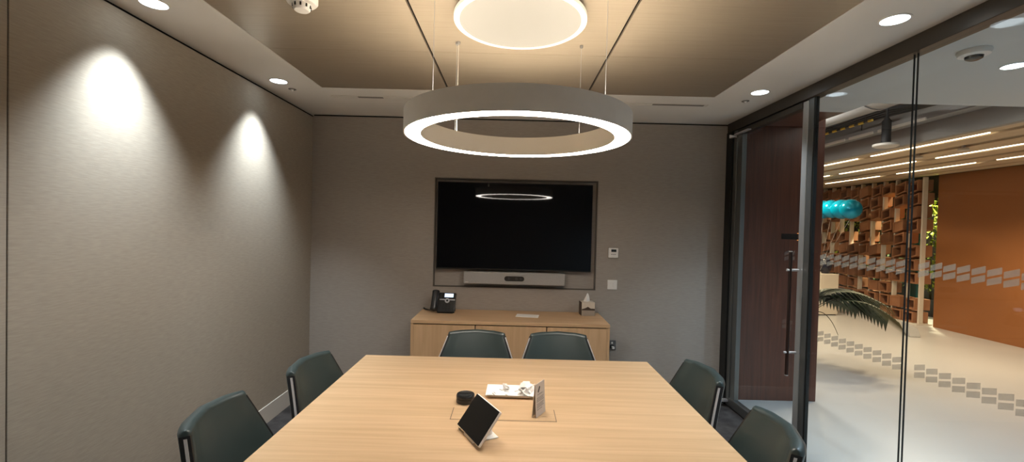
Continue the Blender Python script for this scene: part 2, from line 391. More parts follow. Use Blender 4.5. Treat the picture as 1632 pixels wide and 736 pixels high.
# ------------------------------------------------------------------ oak credenza
CZ = .80
k = thing('credenza', 'low oak cabinet with three doors under the wall screen', 'cabinet', (.005, 3.94, 0), 0)
y0, y1 = -.26, .262
MB().box(-.80, .80, y0 + .026, y0 + .0275, .09, CZ - .029).build('gap_shade_sheet', M['black'], k)  # black sheet added behind the doors to paint the shade in their gaps
MB().box(-.80, .80, y0 + .06, y1 - .02, 0, .07).build('plinth', M['black_plastic'], k)
t = MB().box(-.825, -.803, y0 + .004, y1, .07, CZ - .03).box(.803, .825, y0 + .004, y1, .07, CZ - .03).box(-.803, .803, y1 - .015, y1, .07, CZ - .03).box(-.803, .803, y0 + .03, y1 - .015, .07, .09)
t.build('carcass', M['oak_v'], k)
MB().box(-.825, .825, y0, y1, CZ - .028, CZ).build('top', M['oak_h'], k, bevel=.002)
for (a, b) in ((-.802, -.2955), (-.2875, .2975), (.3055, .802)):
    MB().box(a, b, y0 + .004, y0 + .024, .072, CZ - .037).build('door', M['oak_v'], k, bevel=.001, seg=1)

# desk phone
k = thing('desk_phone', 'black desk phone with lit blue display on the oak cabinet', 'telephone', (-.60, 4.06, CZ), math.radians(-4))
tilt = math.radians(62)
Mt = Matrix.Translation((0, -.075, .012)) @ Matrix.Rotation(tilt, 4, 'X')
MB().obox(Mt, -.055, .105, 0, .185, -.028, 0).build('body', M['black_plastic'], k, bevel=.006)
t = MB().prism([(-.05, -.07, 0), (-.05, .07, 0), (-.05, .03, .11), (-.05, -.04, .02)], (.14, 0, 0)); t.build('stand', M['black_plastic'], k)
MB().obox(Mt, -.020, .100, .128, .180, 0, .002).build('display_frame', M['lens_dark'], k)
MB().obox(Mt, .002, .082, .140, .174, .002, .003).build('display', M['lcd'], k)
t = MB().obox(Mt, -.040, .100, .112, .122, 0, .003)
pts = [(.030 + .022 * math.cos(a), .108 + .022 * math.sin(a), 0) for a in [2 * PI * i / 24 for i in range(24)]]
t.prism(pts, (0, 0, .004), Mt).build('navigation_cluster', M['silver'], k)
pts = [(.030 + .009 * math.cos(a), .108 + .009 * math.sin(a), 0.004) for a in [2 * PI * i / 20 for i in range(20)]]
MB().prism(pts, (0, 0, .002), Mt).build('select_button', M['lens_dark'], k)
t = MB()
for r in range(4):
    for c_ in range(3): t.obox(Mt, -.010 + c_ * .028, .010 + c_ * .028, .014 + r * .018, .026 + r * .018, 0, .003)
t.build('keypad', M['bezel'], k, bevel=.001, seg=1)
# handset: a bent bar with two swollen ends
t = MB(); pts = []; hs = []
for i in range(17):
    q = i / 16; pts.append(Mt @ Vector((-.083, .000 + .195 * q, .012 + .016 * math.sin(PI * q))))
for i in range(16): pass
def hand(u, v):
    q = v; c_ = Mt @ Vector((-.078, -.002 + .205 * q, .014 + .018 * math.sin(PI * q)))
    sw = .025 + .007 * (abs(2 * q - 1) ** 2); e_ = min(1, min(q, 1 - q) / .06) ** .5 if 0 < q < 1 else 0.02
    a = 2 * PI * u
    ax = Mt.to_3x3() @ Vector((math.cos(a) * sw * 1.15 * e_, 0, math.sin(a) * sw * e_))
    return c_ + ax
t.grid(hand, 16, 24, True).build('handset', M['black_plastic'], k, smooth=True)
pts = []
for i in range(90):
    q = i / 89; x = -.10 - .115 * math.sin(q * PI * .5); y = -.02 + .12 * q; a = q * 26 * 2 * PI
    pts.append((x + .006 * math.cos(a), y, .011 + .006 * math.sin(a)))
MB().tube(pts, .0022, 6).build('coiled_cord', M['black_plastic'], k, smooth=True)

# tissue box
k = thing('tissue_box', 'square beige and brown tissue box on the right end of the oak cabinet', 'tissue box', (.703, 4.085, CZ), math.radians(4))
MB().box(-.060, .060, -.055, .055, 0, .125).build('carton', M['kraft'], k, bevel=.002)
MB().box(-.059, .059, -.0562, -.0548, .002, .058).build('lower_panel', M['kraft_grey'], k)
MB().prism([(-.0595, -.0565, .052), (.0595, -.0565, .050), (.0595, -.0565, .066), (.022, -.0565, .068), (-.004, -.0565, .084), (-.026, -.0565, .072), (-.0595, -.0565, .062)], (0, .0012, 0)).build('band', M['kraft_dark'], k)
MB().box(-.0615, -.0602, -.054, .054, .002, .123).build('side_panel', M['kraft_dark'], k)
def tis(u, v):
    a = 2 * PI * u; r = (.024 * (1 - v) ** .7 + .002) * (1 + .28 * math.sin(3 * a + 2 * v)); return (r * math.cos(a) - .003 + .006 * v, r * .55 * math.sin(a), .122 + .078 * v)
MB().grid(tis, 24, 10, True).build('tissue', M['paper'], k, smooth=True)
# booklet
t = MB().obox(Matrix.Rotation(math.radians(-8), 4, 'Z'), -.10, .10, -.062, .062, 0, .003); o = t.build('booklet', M['paper'], loc=(.155, 3.965, CZ)); tag(o, 'thin white booklet lying on the oak cabinet top', 'booklet')

# ------------------------------------------------------------------ table
k = thing('conference_table', 'large rectangular oak conference table in the room centre', 'table', (-.015, 1.665, 0), 0)
ty0, ty1 = .44 - 1.665, 2.881 - 1.665; tw = .9117
MB().box(-tw, tw, ty0, ty1, TT - .032, TT).build('table_top', M['oak'], k, bevel=.002)
for y in (-.72, .72): MB().box(-.45, .45, y - .05, y + .05, .02, TT - .032).build('pedestal', M['oak_v'], k, bevel=.004)
MB().box(-.10, .10, -.67, .67, .35, .62).build('cable_spine', M['oak_h'], k)
for y in (-.72, .72): MB().box(-.50, .50, y - .08, y + .08, 0, .02).build('foot_plate', M['bronze'], k, bevel=.004)
# cable flap
fx0, fx1, fy0, fy1 = -.235, .229, 1.948 - 1.665, 2.074 - 1.665
e = MB().box(fx0, fx1, fy0, fy1, TT, TT + .0008).build('cable_flap', M['oak'], k)
MB().box(fx0 - .003, fx1 + .003, fy0 - .003, fy0, TT, TT + .0006).box(fx0 - .003, fx0, fy0, fy1, TT, TT + .0006).box(fx1, fx1 + .003, fy0, fy1, TT, TT + .0006).build('flap_gap', M['bronze'], e)

# touch console (screen on its stand)
k = thing('touch_console', 'tilted black touch screen console with white back on the table', 'touch screen', (-.160, 1.766, TT), -1.0689)
T2 = Matrix.Translation((0, 0, .0157)) @ Matrix.Rotation(.9157, 4, 'X')
MB().obox(T2, -.108, .108, 0, .1504, -.012, 0).build('body', M['white'], k, bevel=.005, seg=3)
MB().obox(T2, -.1055, .1055, .0028, .1476, 0, .0012).build('glass_screen', M['pad_glass'], k, bevel=.0005, seg=1)
# stand: flat foot and an arm that carries the body
ys = .0
t = MB().prism([(-.045, .010, .022), (-.045, .020, .018), (-.045, .085, .004), (-.045, .120, .004), (-.045, .120, 0), (-.045, .030, 0), (-.045, .004, .0)], (.09, 0, 0))
t.build('foot', M['white'], k, bevel=.003)
t = MB().tube([(.0, .095, .004), (.0, .088, .028), (.0, .074, .060), (.0, .062, .066)], .018, 14); t.build('arm', M['white'], k, smooth=True)

# puck
k = thing('round_puck', 'small black round speaker puck on the table left of the white tray', 'speaker puck', (-.205, 2.145, TT), 0)
MB().lathe([(.040, 0), (.044, .002), (.044, .020), (.0415, .022)], n=40).build('base', M['black_plastic'], k, smooth=True)
MB().lathe([(.0415, .0215), (.0445, .0235), (.0445, .036), (.041, .0405), (.034, .041), (.032, .0395), (0, .0395)], n=40).build('cap', M['lens_dark'], k, smooth=True)

# white tray with crumpled wrappers
k = thing('paper_tray', 'white rectangular snack tray in the middle of the table', 'tray', (.012, 2.262, TT), math.radians(-1))
hw, hd, zz = .122, .075, .018
def tray(u, v):
    x = (u * 2 - 1); y = (v * 2 - 1); e_ = max(abs(x), abs(y)); z = .006 + (.014 * max(0, (e_ - .72) / .28)) ** 1
    return (x * hw, y * hd, z)
def tray2(u, v): p = tray(u, v); return (p[0], p[1], p[2] - .004)
t = MB().grid(tray, 24, 16).grid(tray2, 24, 16)
t.build('dish', M['paper'], k, smooth=True)
MB().box(-.085, .085, -.05, .05, 0, .004).build('foot', M['paper'], k)
for (x, y, w_, d_) in ((-.085, -.03, .030, .004), (-.08, -.012, .022, .003), (-.02, .01, .026, .003), (-.02, -.036, .012, .006), (.03, .02, .02, .004), (.045, -.02, .018, .004), (-.05, .03, .02, .003)):
    MB().obox(Matrix.Translation((x, y, .008)) @ Matrix.Rotation(x * 14, 4, 'Z'), -w_ / 2, w_ / 2, -d_ / 2, d_ / 2, 0, .0014).build('printed_mark', M['ink'], k)
def wrapper(x, y, r, lb, seed):
    rnd = random.Random(seed); t = MB()
    for q in range(7):
        a = rnd.random() * 6.28; tl = rnd.uniform(.3, 1.2); L_ = r * rnd.uniform(.6, 1.0)
        m = Matrix.Translation((rnd.uniform(-.3, .3) * r, rnd.uniform(-.3, .3) * r, r * .36)) @ Matrix.Rotation(a, 4, 'Z') @ Matrix.Rotation(tl, 4, 'X')
        pts = [m @ Vector((L_ * .7 * math.cos(b) * rnd.uniform(.6, 1), L_ * .7 * math.sin(b) * rnd.uniform(.6, 1), 0)) for b in [2 * PI * i / 6 for i in range(6)]]
        t.prism([(p.x, p.y, max(.0, p.z)) for p in pts], m.to_3x3() @ Vector((0, 0, .0012)))
    mnz = min(p[2] for p in t.v); t.v = [(p[0], p[1], p[2] - mnz) for p in t.v]
    o = t.build('crumpled_wrapper', M['paper'], loc=(x, y, TT + .0085)); tag(o, lb, 'paper wrapper', 'wrappers in the tray')
wrapper(.090, 2.275, .062, 'largest crumpled white wrapper at the right end of the tray', 2)
wrapper(.080, 2.228, .042, 'crumpled white wrapper at the near right corner of the tray', 5)
wrapper(-.01, 2.312, .036, 'small crumpled white wrapper at the back edge of the tray', 8)

# tent card
th = math.radians(60); ex = Vector((math.cos(th), math.sin(th), 0)); nx = Vector((math.sin(th), -math.cos(th), 0))
k = thing('tent_card', 'standing white folded notice card with printed lines on the table', 'tent card', (.118, 1.975, TT + .0037), 0)
w_, h_ = .094, .146; bas = .010
def leaf(sgn):
    a = nx * (bas * sgn); ridge = Vector((0, 0, h_)); off = nx * (.0012 * sgn)
    return MB().prism([a, a + ex * w_, ridge + ex * w_, ridge], off)
leaf(1).build('front_leaf', M['card'], k); leaf(-1).build('back_leaf', M['card'], k)
mf = Matrix(((ex.x, (Vector((0, 0, h_)) - nx * bas).normalized().x, nx.x, nx.x * (bas + .0014)), (ex.y, (Vector((0, 0, h_)) - nx * bas).normalized().y, nx.y, nx.y * (bas + .0014)),
             (ex.z, (Vector((0, 0, h_)) - nx * bas).normalized().z, nx.z, 0), (0, 0, 0, 1)))
t = MB()
for i, (z, l0, l1) in enumerate(((.095, .02, .07), (.080, .012, .078), (.073, .012, .074), (.066, .012, .080), (.054, .012, .076), (.047, .012, .070), (.040, .012, .079), (.030, .012, .060))):
    t.obox(mf, l0, l1, z, z + .0028, 0, .0007)
t.build('printed_lines', M['ink'], k)
MB().obox(mf @ Matrix.Translation((.036, .118, 0)) @ Matrix.Rotation(.9, 4, 'Z'), -.014, .014, -.0045, .0045, 0, .0007).build('printed_icon', M['ink_dark'], k)

# ------------------------------------------------------------------ chairs
ZT = .838
def back_hw(z):
    if z > .635: return .194 + .37 * (ZT - z)
    return .2691 + .002 * math.sin(min(1, (.635 - z) / .1) * PI / 2)
def back_pt(x_n, z, d):
    """x_n -1..1 across, z height, d 0 front .. 1 back"""
    hw = back_hw(z) + .016 * (d - .5); q = (z - .44) / (ZT - .44)
    y = -.135 - .155 * q ** 1.15 - .02 * (1 - q) + .055 * x_n * x_n - .052 * d
    zz = z + .010 * (1 - x_n * x_n) * q - .004 * d
    return Vector((x_n * hw, y, zz))
def make_chair(label, group):
    k = thing('office_chair', label, 'chair', (0, 0, 0), 0, group)
    def back(u, v):
        # closed section around the thickness, v along height
        z = .44 + (ZT - .44) * v
        a = 2 * PI * u
        cx = math.copysign(abs(math.cos(a)) ** .22, math.cos(a)); cyy = math.copysign(abs(math.sin(a)) ** .55, math.sin(a))
        return back_pt(cx, z, .5 + .5 * cyy)
    t = MB(); nu, nv = 64, 20
    rows = [.0 + j / nv for j in range(nv + 1)]
    t.grid(lambda u, v: back(u, v), nu, nv, True)
    # rounded top: rows shrinking in thickness
    base = len(t.v)
    def top(u, v):
        a = 2 * PI * u; cx = math.copysign(abs(math.cos(a)) ** .22, math.cos(a)); cyy = math.copysign(abs(math.sin(a)) ** .55, math.sin(a))
        an = v * PI / 2; p = back_pt(cx * (1 - .035 * (1 - math.cos(an))), ZT, .5 + .5 * cyy * math.cos(an) * .999)
        p.z += .022 * math.sin(an); return p
    t.grid(top, nu, 6, True)
    t.build('backrest', M['leather'], k, smooth=True)
    for s_ in (-1, 1):
        e = MB(); ch = MB(); NZ = 22
        def strip(mb, d0, d1, out0, out1, z0, z1):
            v = []; f = []
            for j in range(NZ + 1):
                z = z0 + (z1 - z0) * j / NZ
                a = back_pt(s_, z, d0); b = back_pt(s_, z, d1)
                for p, oo in ((a, out0), (b, out0), (b, out1), (a, out1)):
                    v.append(p + Vector((s_ * oo, 0, oo * .33)))
            for j in range(NZ):
                for q in range(4): f.append((j * 4 + q, j * 4 + (q + 1) % 4, (j + 1) * 4 + (q + 1) % 4, (j + 1) * 4 + q))
            f.append((0, 1, 2, 3)); f.append((NZ * 4 + 3, NZ * 4 + 2, NZ * 4 + 1, NZ * 4)); mb.add(v, f)
        strip(e, .20, .82, -.010, .0009, .47, ZT + .002); e.build('edge_band', M['edge'], k)
        strip(ch, .38, .54, -.004, .0050, .47, ZT - .006); ch.build('chrome_trim', M['chrome'], k)
    def seat(u, v):
        a = 2 * PI * u; ph = PI * v - PI / 2
        n_ = .45; ca = math.copysign(abs(math.cos(a)) ** n_, math.cos(a)); sa = math.copysign(abs(math.sin(a)) ** n_, math.sin(a))
        r = abs(math.cos(ph)) ** .4
        return Vector((.245 * ca * r, .010 + .212 * sa * r, .452 + .038 * math.copysign(abs(math.sin(ph)) ** .6, math.sin(ph)) - .012 * max(0, sa * r)))
    MB().grid(seat, 48, 16, True).build('seat', M['leather'], k, smooth=True)
    MB().box(-.10, .10, -.10, .13, .385, .418).build('tilt_mechanism', M['black_plastic'], k, bevel=.008)
    MB().lathe([(.026, .06), (.026, .27), (.018, .27), (.018, .388)], n=20).build('column', M['chrome'], k, smooth=True)
    hub = MB().lathe([(.042, .05), (.042, .095), (.030, .105)], n=24).build('hub', M['chrome'], k, smooth=True)
    for q in range(4):
        a = PI / 4 + q * PI / 2; d = Vector((math.cos(a), math.sin(a), 0))
        l = MB().tube([d * .03 + Vector((0, 0, .078)), d * .14 + Vector((0, 0, .062)), d * .25 + Vector((0, 0, .030))], .017, 10, .012).build('leg', M['chrome'], k, smooth=True)
        MB().lathe([(.018, 0), (.020, .004), (.020, .018), (.012, .024)], (d.x * .245, d.y * .245, 0), 16).build('glide', M['black_plastic'], l, smooth=True)
    return k
# each chair from the two ends of its top edge: right end, left end as seen by the sitter
CH = [((-1.105, 1.525), (-1.133, 1.897), 1, 'dark green leather chair on the left side of the table, nearest'),
      ((-1.052, 2.152), (-1.024, 2.530), 1, 'dark green leather chair on the left side of the table, far one'),
      ((1.010, 2.538), (1.026, 2.160), 1, 'dark green leather chair on the right side, beside the glass door'),
      ((1.043, 1.872), (.980, 1.500), 1, 'dark green leather chair at the right edge of the table, nearest'),
      ((-.424, 3.05), (-.026, 3.05), 1, 'dark green leather chair at the far table end, left one'),
      ((.142, 3.05), (.530, 3.05), 1, 'dark green leather chair at the far table end, right one')]
c0 = None
for A, B, _, lb in CH:
    dx, dy = B[0] - A[0], B[1] - A[1]; n_ = math.hypot(dx, dy); F = (dy / n_, -dx / n_)
    x, y = (A[0] + B[0]) / 2 + .261 * F[0], (A[1] + B[1]) / 2 + .261 * F[1]; rz = math.atan2(-F[0], F[1])
    if c0 is None:
        c0 = make_chair(lb, 'chairs around the conference table'); c0.location = (x, y, 0); c0.rotation_euler = (0, 0, rz)
    else: dup(c0, (x, y, 0), rz, lb)

# ------------------------------------------------------------------ glass partition and door
GT = 2.515
g = struct(bpy.data.objects.new('window_1', None)); COL.objects.link(g); g.location = (XR, 0, 0)
MB().box(-.035, .045, YN, YB, GT, H).build('head_beam', M['bronze'], g, bevel=.003)
MB().box(-.03, .03, YN, 3.016, 0, .03).build('floor_channel', M['alu'], g)
MB().box(-.011, .011, 3.016, 3.030, 0, GT).build('gasket', M['dark_post'], g)
MB().box(-.016, .016, 3.030, 3.083, 0, GT).build('door_jamb', M['alu'], g, bevel=.002)
MB().box(-.04, .04, 4.10, YB, 0, GT).build('dark_post', M['dark_post'], g, bevel=.002)
def pane(y0, y1, z0, z1, nm='glass_pane', par=g):
    return MB().box(-.005, .005, y0, y1, z0, z1).build(nm, M['glass'], par)
JY = 2.287
panes = [pane(YN, JY - .0115, .02, GT + .01), pane(JY + .0115, 3.018, .02, GT + .01)]
for s_ in (-1, 1): MB().box(-.004, .004, JY + s_ * .0105 - .0014, JY + s_ * .0105 + .0014, .03, GT).build('joint_seal', M['dark_post'], g)
MB().box(-.002, .002, JY - .009, JY + .009, .03, GT).build('joint_strip', M['glass'], g)
def marks(y_from, y_to, parent, film, offx=.0062):
    t = MB(); n = 0; y = 2.0405
    P = .0648
    i0 = int(math.ceil((y_from + .058 - y) / P)); i1 = int(math.floor((y_to - y) / P))
    for i in range(i0, i1 + 1):
        ya = y + i * P; yb = ya - .058
        for zb in (0, -.5055):
            for (l0, l1, r0, r1) in ((1.422, 1.450, 1.440, 1.4685), (1.384, 1.412, 1.402, 1.4305)):
                t.prism([(offx, ya, l0 + zb), (offx, ya, l1 + zb), (offx, yb, r1 + zb), (offx, yb, r0 + zb)], (.0004, 0, 0))
    return t.build('frosted_marking', film, parent)
marks(.6, JY - .016, panes[0], M['film']); marks(JY + .016, 3.01, panes[1], M['film'])
# the door
d = struct(bpy.data.objects.new('door_1', None)); COL.objects.link(d); d.location = (XR, 0, 0)
D0, D1 = 3.086, 4.095
MB().box(-.018, .018, D0, D0 + .056, .012, GT - .006).build('door_stile', M['alu_light'], d, bevel=.003)
MB().box(-.028, .028, 4.035, D1, .012, GT - .006).build('door_stile', M['alu'], d, bevel=.003)
MB().box(-.020, .020, 3.955, 4.035, .088, GT - .05).build('door_stile', M['alu'], d, bevel=.002)
MB().box(-.026, .026, D0 + .056, 4.035, .012, .088).build('bottom_rail', M['alu'], d, bevel=.003)
MB().box(-.026, .026, D0 + .056, 4.035, GT - .05, GT - .006).build('top_rail', M['bronze'], d, bevel=.003)
dp = pane(D0 + .056, 3.955, .088, GT - .05, 'glass_pane', d)
marks(D0 + .07, D0 + .30, dp, mat('faint_film', (.50, .47, .44), .8, alpha=.08, spec=.1))
for z in (2.455, .055): MB().box(-.075, -.028, 4.04, 4.085, z - .010, z + .010).lathe([(.009, -.015), (.009, .015)], (-.078, 4.06, z), 16).build('pivot_hinge', M['chrome'], d, bevel=.002)
MB().box(-.060, -.028, 3.80, 4.03, 2.462, 2.472).build('closer_arm', M['chrome'], d)
h = MB().tube([(-.085, 3.115, .60), (-.085, 3.115, 1.462)], .011, 14).build('door_handle', mat('handle_dark_wood', (.022, .009, .006), .35), d, smooth=True)
for z in (1.335, .758): MB().tube([(-.108, 3.115, z), (-.026, 3.115, z)], .0085, 14).build('standoff', M['chrome'], h, smooth=True)
for z in (1.462, .595): MB().lathe([(.0115, 0), (.0115, .006)], (-.085, 3.115, z), 16).build('end_cap', M['chrome'], h, smooth=True)
k = thing('sign_plate', 'small black sign plate on the glass door beside its frame', 'sign', (XR + .008, 3.29, 1.568), 0)
MB().box(0, .006, -.092, .094, -.021, .021).build('plate', M['black'], k)
t = MB()
for s_ in (-1, 1): t.box(0, .004, -.108, -.093, s_ * .024 - .003, s_ * .024 + .003).box(0, .004, -.112, -.108, s_ * .024 - .003, s_ * .024 + .003)
t.build('corner_glint', M['amber'], k)  # orange glints at the sign corners, made as marks with their own glow

# ------------------------------------------------------------------ the lobby beyond the glass
SZ = 2.70
struct(MB().box(XR + .03, 9.6, YN, 13.0, -.06, .0).build('floor_lobby', M['stone']))
struct(MB().box(XR + .03, 2.925, 4.222, 4.70, 0, 2.742).build('wall_corridor', M['walnut'], bevel=.002))
struct(MB().box(XR + .03, 4.72, YN, 3.425, H, H + .10).box(XR + .03, 2.722, 3.425, 3.70, H, H + .10).build('ceiling_corridor', M['white_wall']))
struct(MB().box(XR + .03, 2.722, 3.70, 4.222, H, H + .10).build('ceiling_soffit', M['walnut']))
struct(MB().box(XR - .3, 9.6, YN, 13.0, 3.62, 3.72).build('ceiling_slab', M['slab']))
struct(MB().box(4.72, 4.80, YN, 13.0, SZ + .0, 3.62).build('wall_bulkhead', M['grey_paint']))
struct(MB().box(2.70, 4.72, 3.40, 3.424, H + .10, 3.62).build('wall_upstand', M['slab']))
struct(MB().box(XR + .03, 9.6, YN - .1, YN, 0, 3.72).build('wall_lobby_near', M['white_wall']))
struct(MB().box(9.5, 9.6, YN, 13, 0, 3.72).build('wall_lobby_right', mat('dark_wall', (.03, .028, .022), .8)))
struct(MB().box(XR - .3, 9.6, 12.9, 13.0, 0, 3.72).build('wall_lobby_far', mat('dark_wall_far', (.06, .045, .03), .8)))
struct(MB().box(1.9, XR + .03, 4.70, 13, 0, 3.72).build('wall_lobby_left', M['walnut']))
struct(MB().box(7.55, 7.66, YN, 7.945, 0, SZ).build('wall_brown', M['brown']))
# slatted timber ceiling: boards along the room with a raised board between, its shade put into a darker colour
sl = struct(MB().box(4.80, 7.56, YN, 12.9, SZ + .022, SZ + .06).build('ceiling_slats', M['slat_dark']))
x = 4.80; t = MB()
ids = [(4.80, 4.94), (5.06, 5.36), (5.50, 5.86), (6.00, 6.30), (6.42, 6.72), (6.86, 7.16), (7.24, 7.50)]
for a, b in ids: MB().box(a, b, YN, 12.9, SZ, SZ + .022).build('ceiling_board', M['slat'], sl)
def linear(x, y0, y1, lb):
    k = thing('linear_light', lb, 'ceiling light', (x, (y0 + y1) / 2, SZ + .012), 0, 'warm linear lights in the timber ceiling')
    L_ = (y1 - y0) / 2
    MB().box(-.014, .014, -L_, L_, .001, .010).build('channel', M['slat_dark'], k)
    MB().box(-.007, .007, -L_ + .01, L_ - .01, -.010, .001).build('diffuser', M['linear'], k)
L1 = [(5.00, 4.71, 6.29, 'warm linear ceiling light nearest the dark bulkhead, crossing the glass joint'), (5.00, 6.51, 8.09, 'warm linear ceiling light nearest the dark bulkhead, beside the walnut wall'),
      (5.93, 4.9, 6.31, 'warm linear ceiling light of the second row, at the right photo edge'), (5.93, 6.6, 8.16, 'warm linear ceiling light of the second row, behind the glass joint'), (5.93, 8.4, 9.9, 'warm linear ceiling light of the second row, beside the walnut wall'),
      (6.79, 4.9, 6.31, 'warm linear ceiling light above the orange brown wall'), (6.79, 6.58, 7.95, 'warm linear ceiling light of the third row, behind the glass joint'), (6.79, 8.30, 9.75, 'warm linear ceiling light of the third row, beside the walnut wall'),
      (7.47, 8.15, 11.6, 'long warm linear light along the top of the block screen')]
for a in L1: linear(*a)
# two little ceiling heads between the lights
for x, y, lb in ((5.45, 6.05, 'white ceiling speaker between linear lights, nearer the glass joint'), (5.46, 5.45, 'white ceiling speaker between linear lights, further right')):
    k = thing('track_spot', lb, 'spotlight', (x, y, SZ + .02), 0, 'small white spots in the timber ceiling')
    MB().lathe([(.018, 0), (.018, -.035)], n=14).build('stem', M['offwhite'], k, smooth=True)
    MB().lathe([(.045, -.035), (.055, -.05), (.055, -.065)], n=20).build('head', M['offwhite'], k, smooth=True)
# services in the ceiling void
t = MB().tube([(3.55, 3.6, 3.10), (3.55, 5.2, 3.10), (3.60, 8.5, 3.10)], .27, 28)
k = thing('ventilation_duct', 'big round grey ventilation duct in the open ceiling void', 'duct', (0, 0, 0))
t.build('pipe', M['duct'], k, smooth=True)
for y in (4.4, 5.6, 6.8): MB().tube([(3.55, y, 3.10), (3.55, y + .04, 3.10)], .278, 28).build('joint_collar', M['duct'], k, smooth=True)
for y in (4.8, 6.2): MB().tube([(3.55, y, 3.37), (3.55, y, 3.62)], .005, 6).build('hanger_rod', M['service_black'], k)
k = thing('cable_tray', 'grey cable tray with pale edge along the dark bulkhead', 'cable tray', (4.64, 0, 2.90))
MB().box(-.08, .075, 3.9, 10, .0, .015).box(-.08, -.07, 3.9, 10, .015, .07).build('tray', M['duct'], k)
for y0, y1 in ((4.97, 5.62), (5.70, 6.10), (6.18, 6.62), (6.75, 7.6)): MB().box(-.095, -.080, y0, y1, -.012, .02).build('pale_lip', M['offwhite'], k)
for y in (4.5, 6.0, 7.5): MB().tube([(0, y, .01), (0, y, .72)], .005, 6).build('hanger_rod', M['service_black'], k)
k = tag(MB().box(3.90, 4.20, 4.1, 7.5, 3.32, 3.56).build('service_duct', M['duct_wrap'], bevel=.01), 'brown wrapped rectangular duct behind the round duct', 'duct')
for y in (4.5, 6.5): MB().box(4.03, 4.07, y, y + .04, 3.56, 3.62).build('hanger', M['service_black'], k)
k = thing('cable_bundle', 'dark cable bundle curving through the ceiling void', 'cable', (0, 0, 0))
for q in range(4):
    MB().tube([(4.40 - .04 * q, 3.43, 3.10), (4.40 - .04 * q, 4.0, 3.0 + .02 * q), (4.40 - .04 * q, 4.6, 2.98), (4.56 - .03 * q, 5.4, 3.06 + .02 * q), (4.54 - .03 * q, 7, 3.08)], .014, 8).build('cable', M['service_black'], k, smooth=True)
k = thing('pendant_speaker', 'dark stemmed ceiling device with white disc hanging in the void', 'pendant device', (4.3, 5.19, 2.62))
MB().lathe([(.10, 0), (.125, .012), (.125, .035), (.05, .05)], n=28).build('disc', M['offwhite'], k, smooth=True)
MB().lathe([(.045, .05), (.045, .30), (.03, .32), (.012, .36), (.012, 1.0)], n=18).build('stem', M['service_black'], k, smooth=True)
k = thing('warning_strip', 'yellow and black striped pipe in the ceiling void beside the walnut wall', 'pipe', (3.98, 0, 2.88))
MB().tube([(0, 5.0, 0), (0, 6.6, 0)], .014, 12).build('pipe', M['yellow'], k, smooth=True)
for q in range(11): MB().tube([(0, 5.05 + q * .14, 0), (0, 5.11 + q * .14, 0)], .0146, 12).build('stripe', M['service_black'], k, smooth=True)
for y in (5.1, 6.5): MB().tube([(0, y, 0), (0, y, .27)], .004, 6).build('hanger_rod', M['service_black'], k)
# corridor detector
k = thing('dome_detector', 'white round ceiling detector with dark lens in the corridor', 'detector', (2.47, 2.43, H), 0)
MB().lathe([(.070, 0), (.072, -.008), (.066, -.026), (.048, -.032)], n=36).build('base', M['white'], k, smooth=True)
MB().lathe([(.040, -.030), (.036, -.044), (.022, -.052), (0, -.054)], n=28).build('lens_cap', M['lens_dark'], k, smooth=True)

# block screen at X 7.55: cream posts with staggered hollow terracotta blocks
k = thing('block_screen', 'tall screen of hollow terracotta blocks between cream posts', 'screen', (7.50, 0, 0))
PY = [8.07 + .285 * i for i in range(13)]
for y in PY: MB().box(-.110, -.03, y - .016, y + .016, .028, SZ - .02).build('post', M['post'], k, bevel=.004)
cells = [(r, c_) for c_ in range(11) for r in range(11)]
rnd = random.Random(11); rnd.shuffle(cells)
skip = set()
for (r, c_) in cells:
    if len(skip) >= 25: break
    if r >= 4 and r <= 9 and rnd.random() < .6 or r in (2,) and rnd.random() < .25: skip.add((r, c_))
for c_ in range(1, 12):
    for r in range(11):
        if (r, c_ - 1) in skip: continue
        y0, y1 = PY[c_ - 1] + .018 + (.03 if (r + c_) % 2 else 0), PY[c_] - .018 - (0 if (r + c_) % 2 else .03)
        z0 = .03 + r * .238; z1 = z0 + .195; th_ = .024
        t = MB().box(-.16, .12, y0, y1, z0, z0 + th_).box(-.16, .12, y0, y1, z1 - th_, z1).box(-.16, .12, y0, y0 + th_, z0 + th_, z1 - th_).box(-.16, .12, y1 - th_, y1, z0 + th_, z1 - th_)
        sh = .30 if r >= 5 else 0.
        def shear(mb): mb.v = [(p[0], p[1], p[2] - sh * (p[1] - (y0 + y1) / 2)) for p in mb.v]; return mb
        b_ = shear(t).build('block', M['terracotta'], k)
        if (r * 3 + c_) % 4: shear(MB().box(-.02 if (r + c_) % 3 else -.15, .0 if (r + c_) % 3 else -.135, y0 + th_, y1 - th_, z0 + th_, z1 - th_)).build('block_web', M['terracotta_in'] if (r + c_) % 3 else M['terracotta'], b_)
struct(MB().box(7.34, 7.62, 8.03, 11.53, 0, .028).build('trim_4', M['offwhite']))
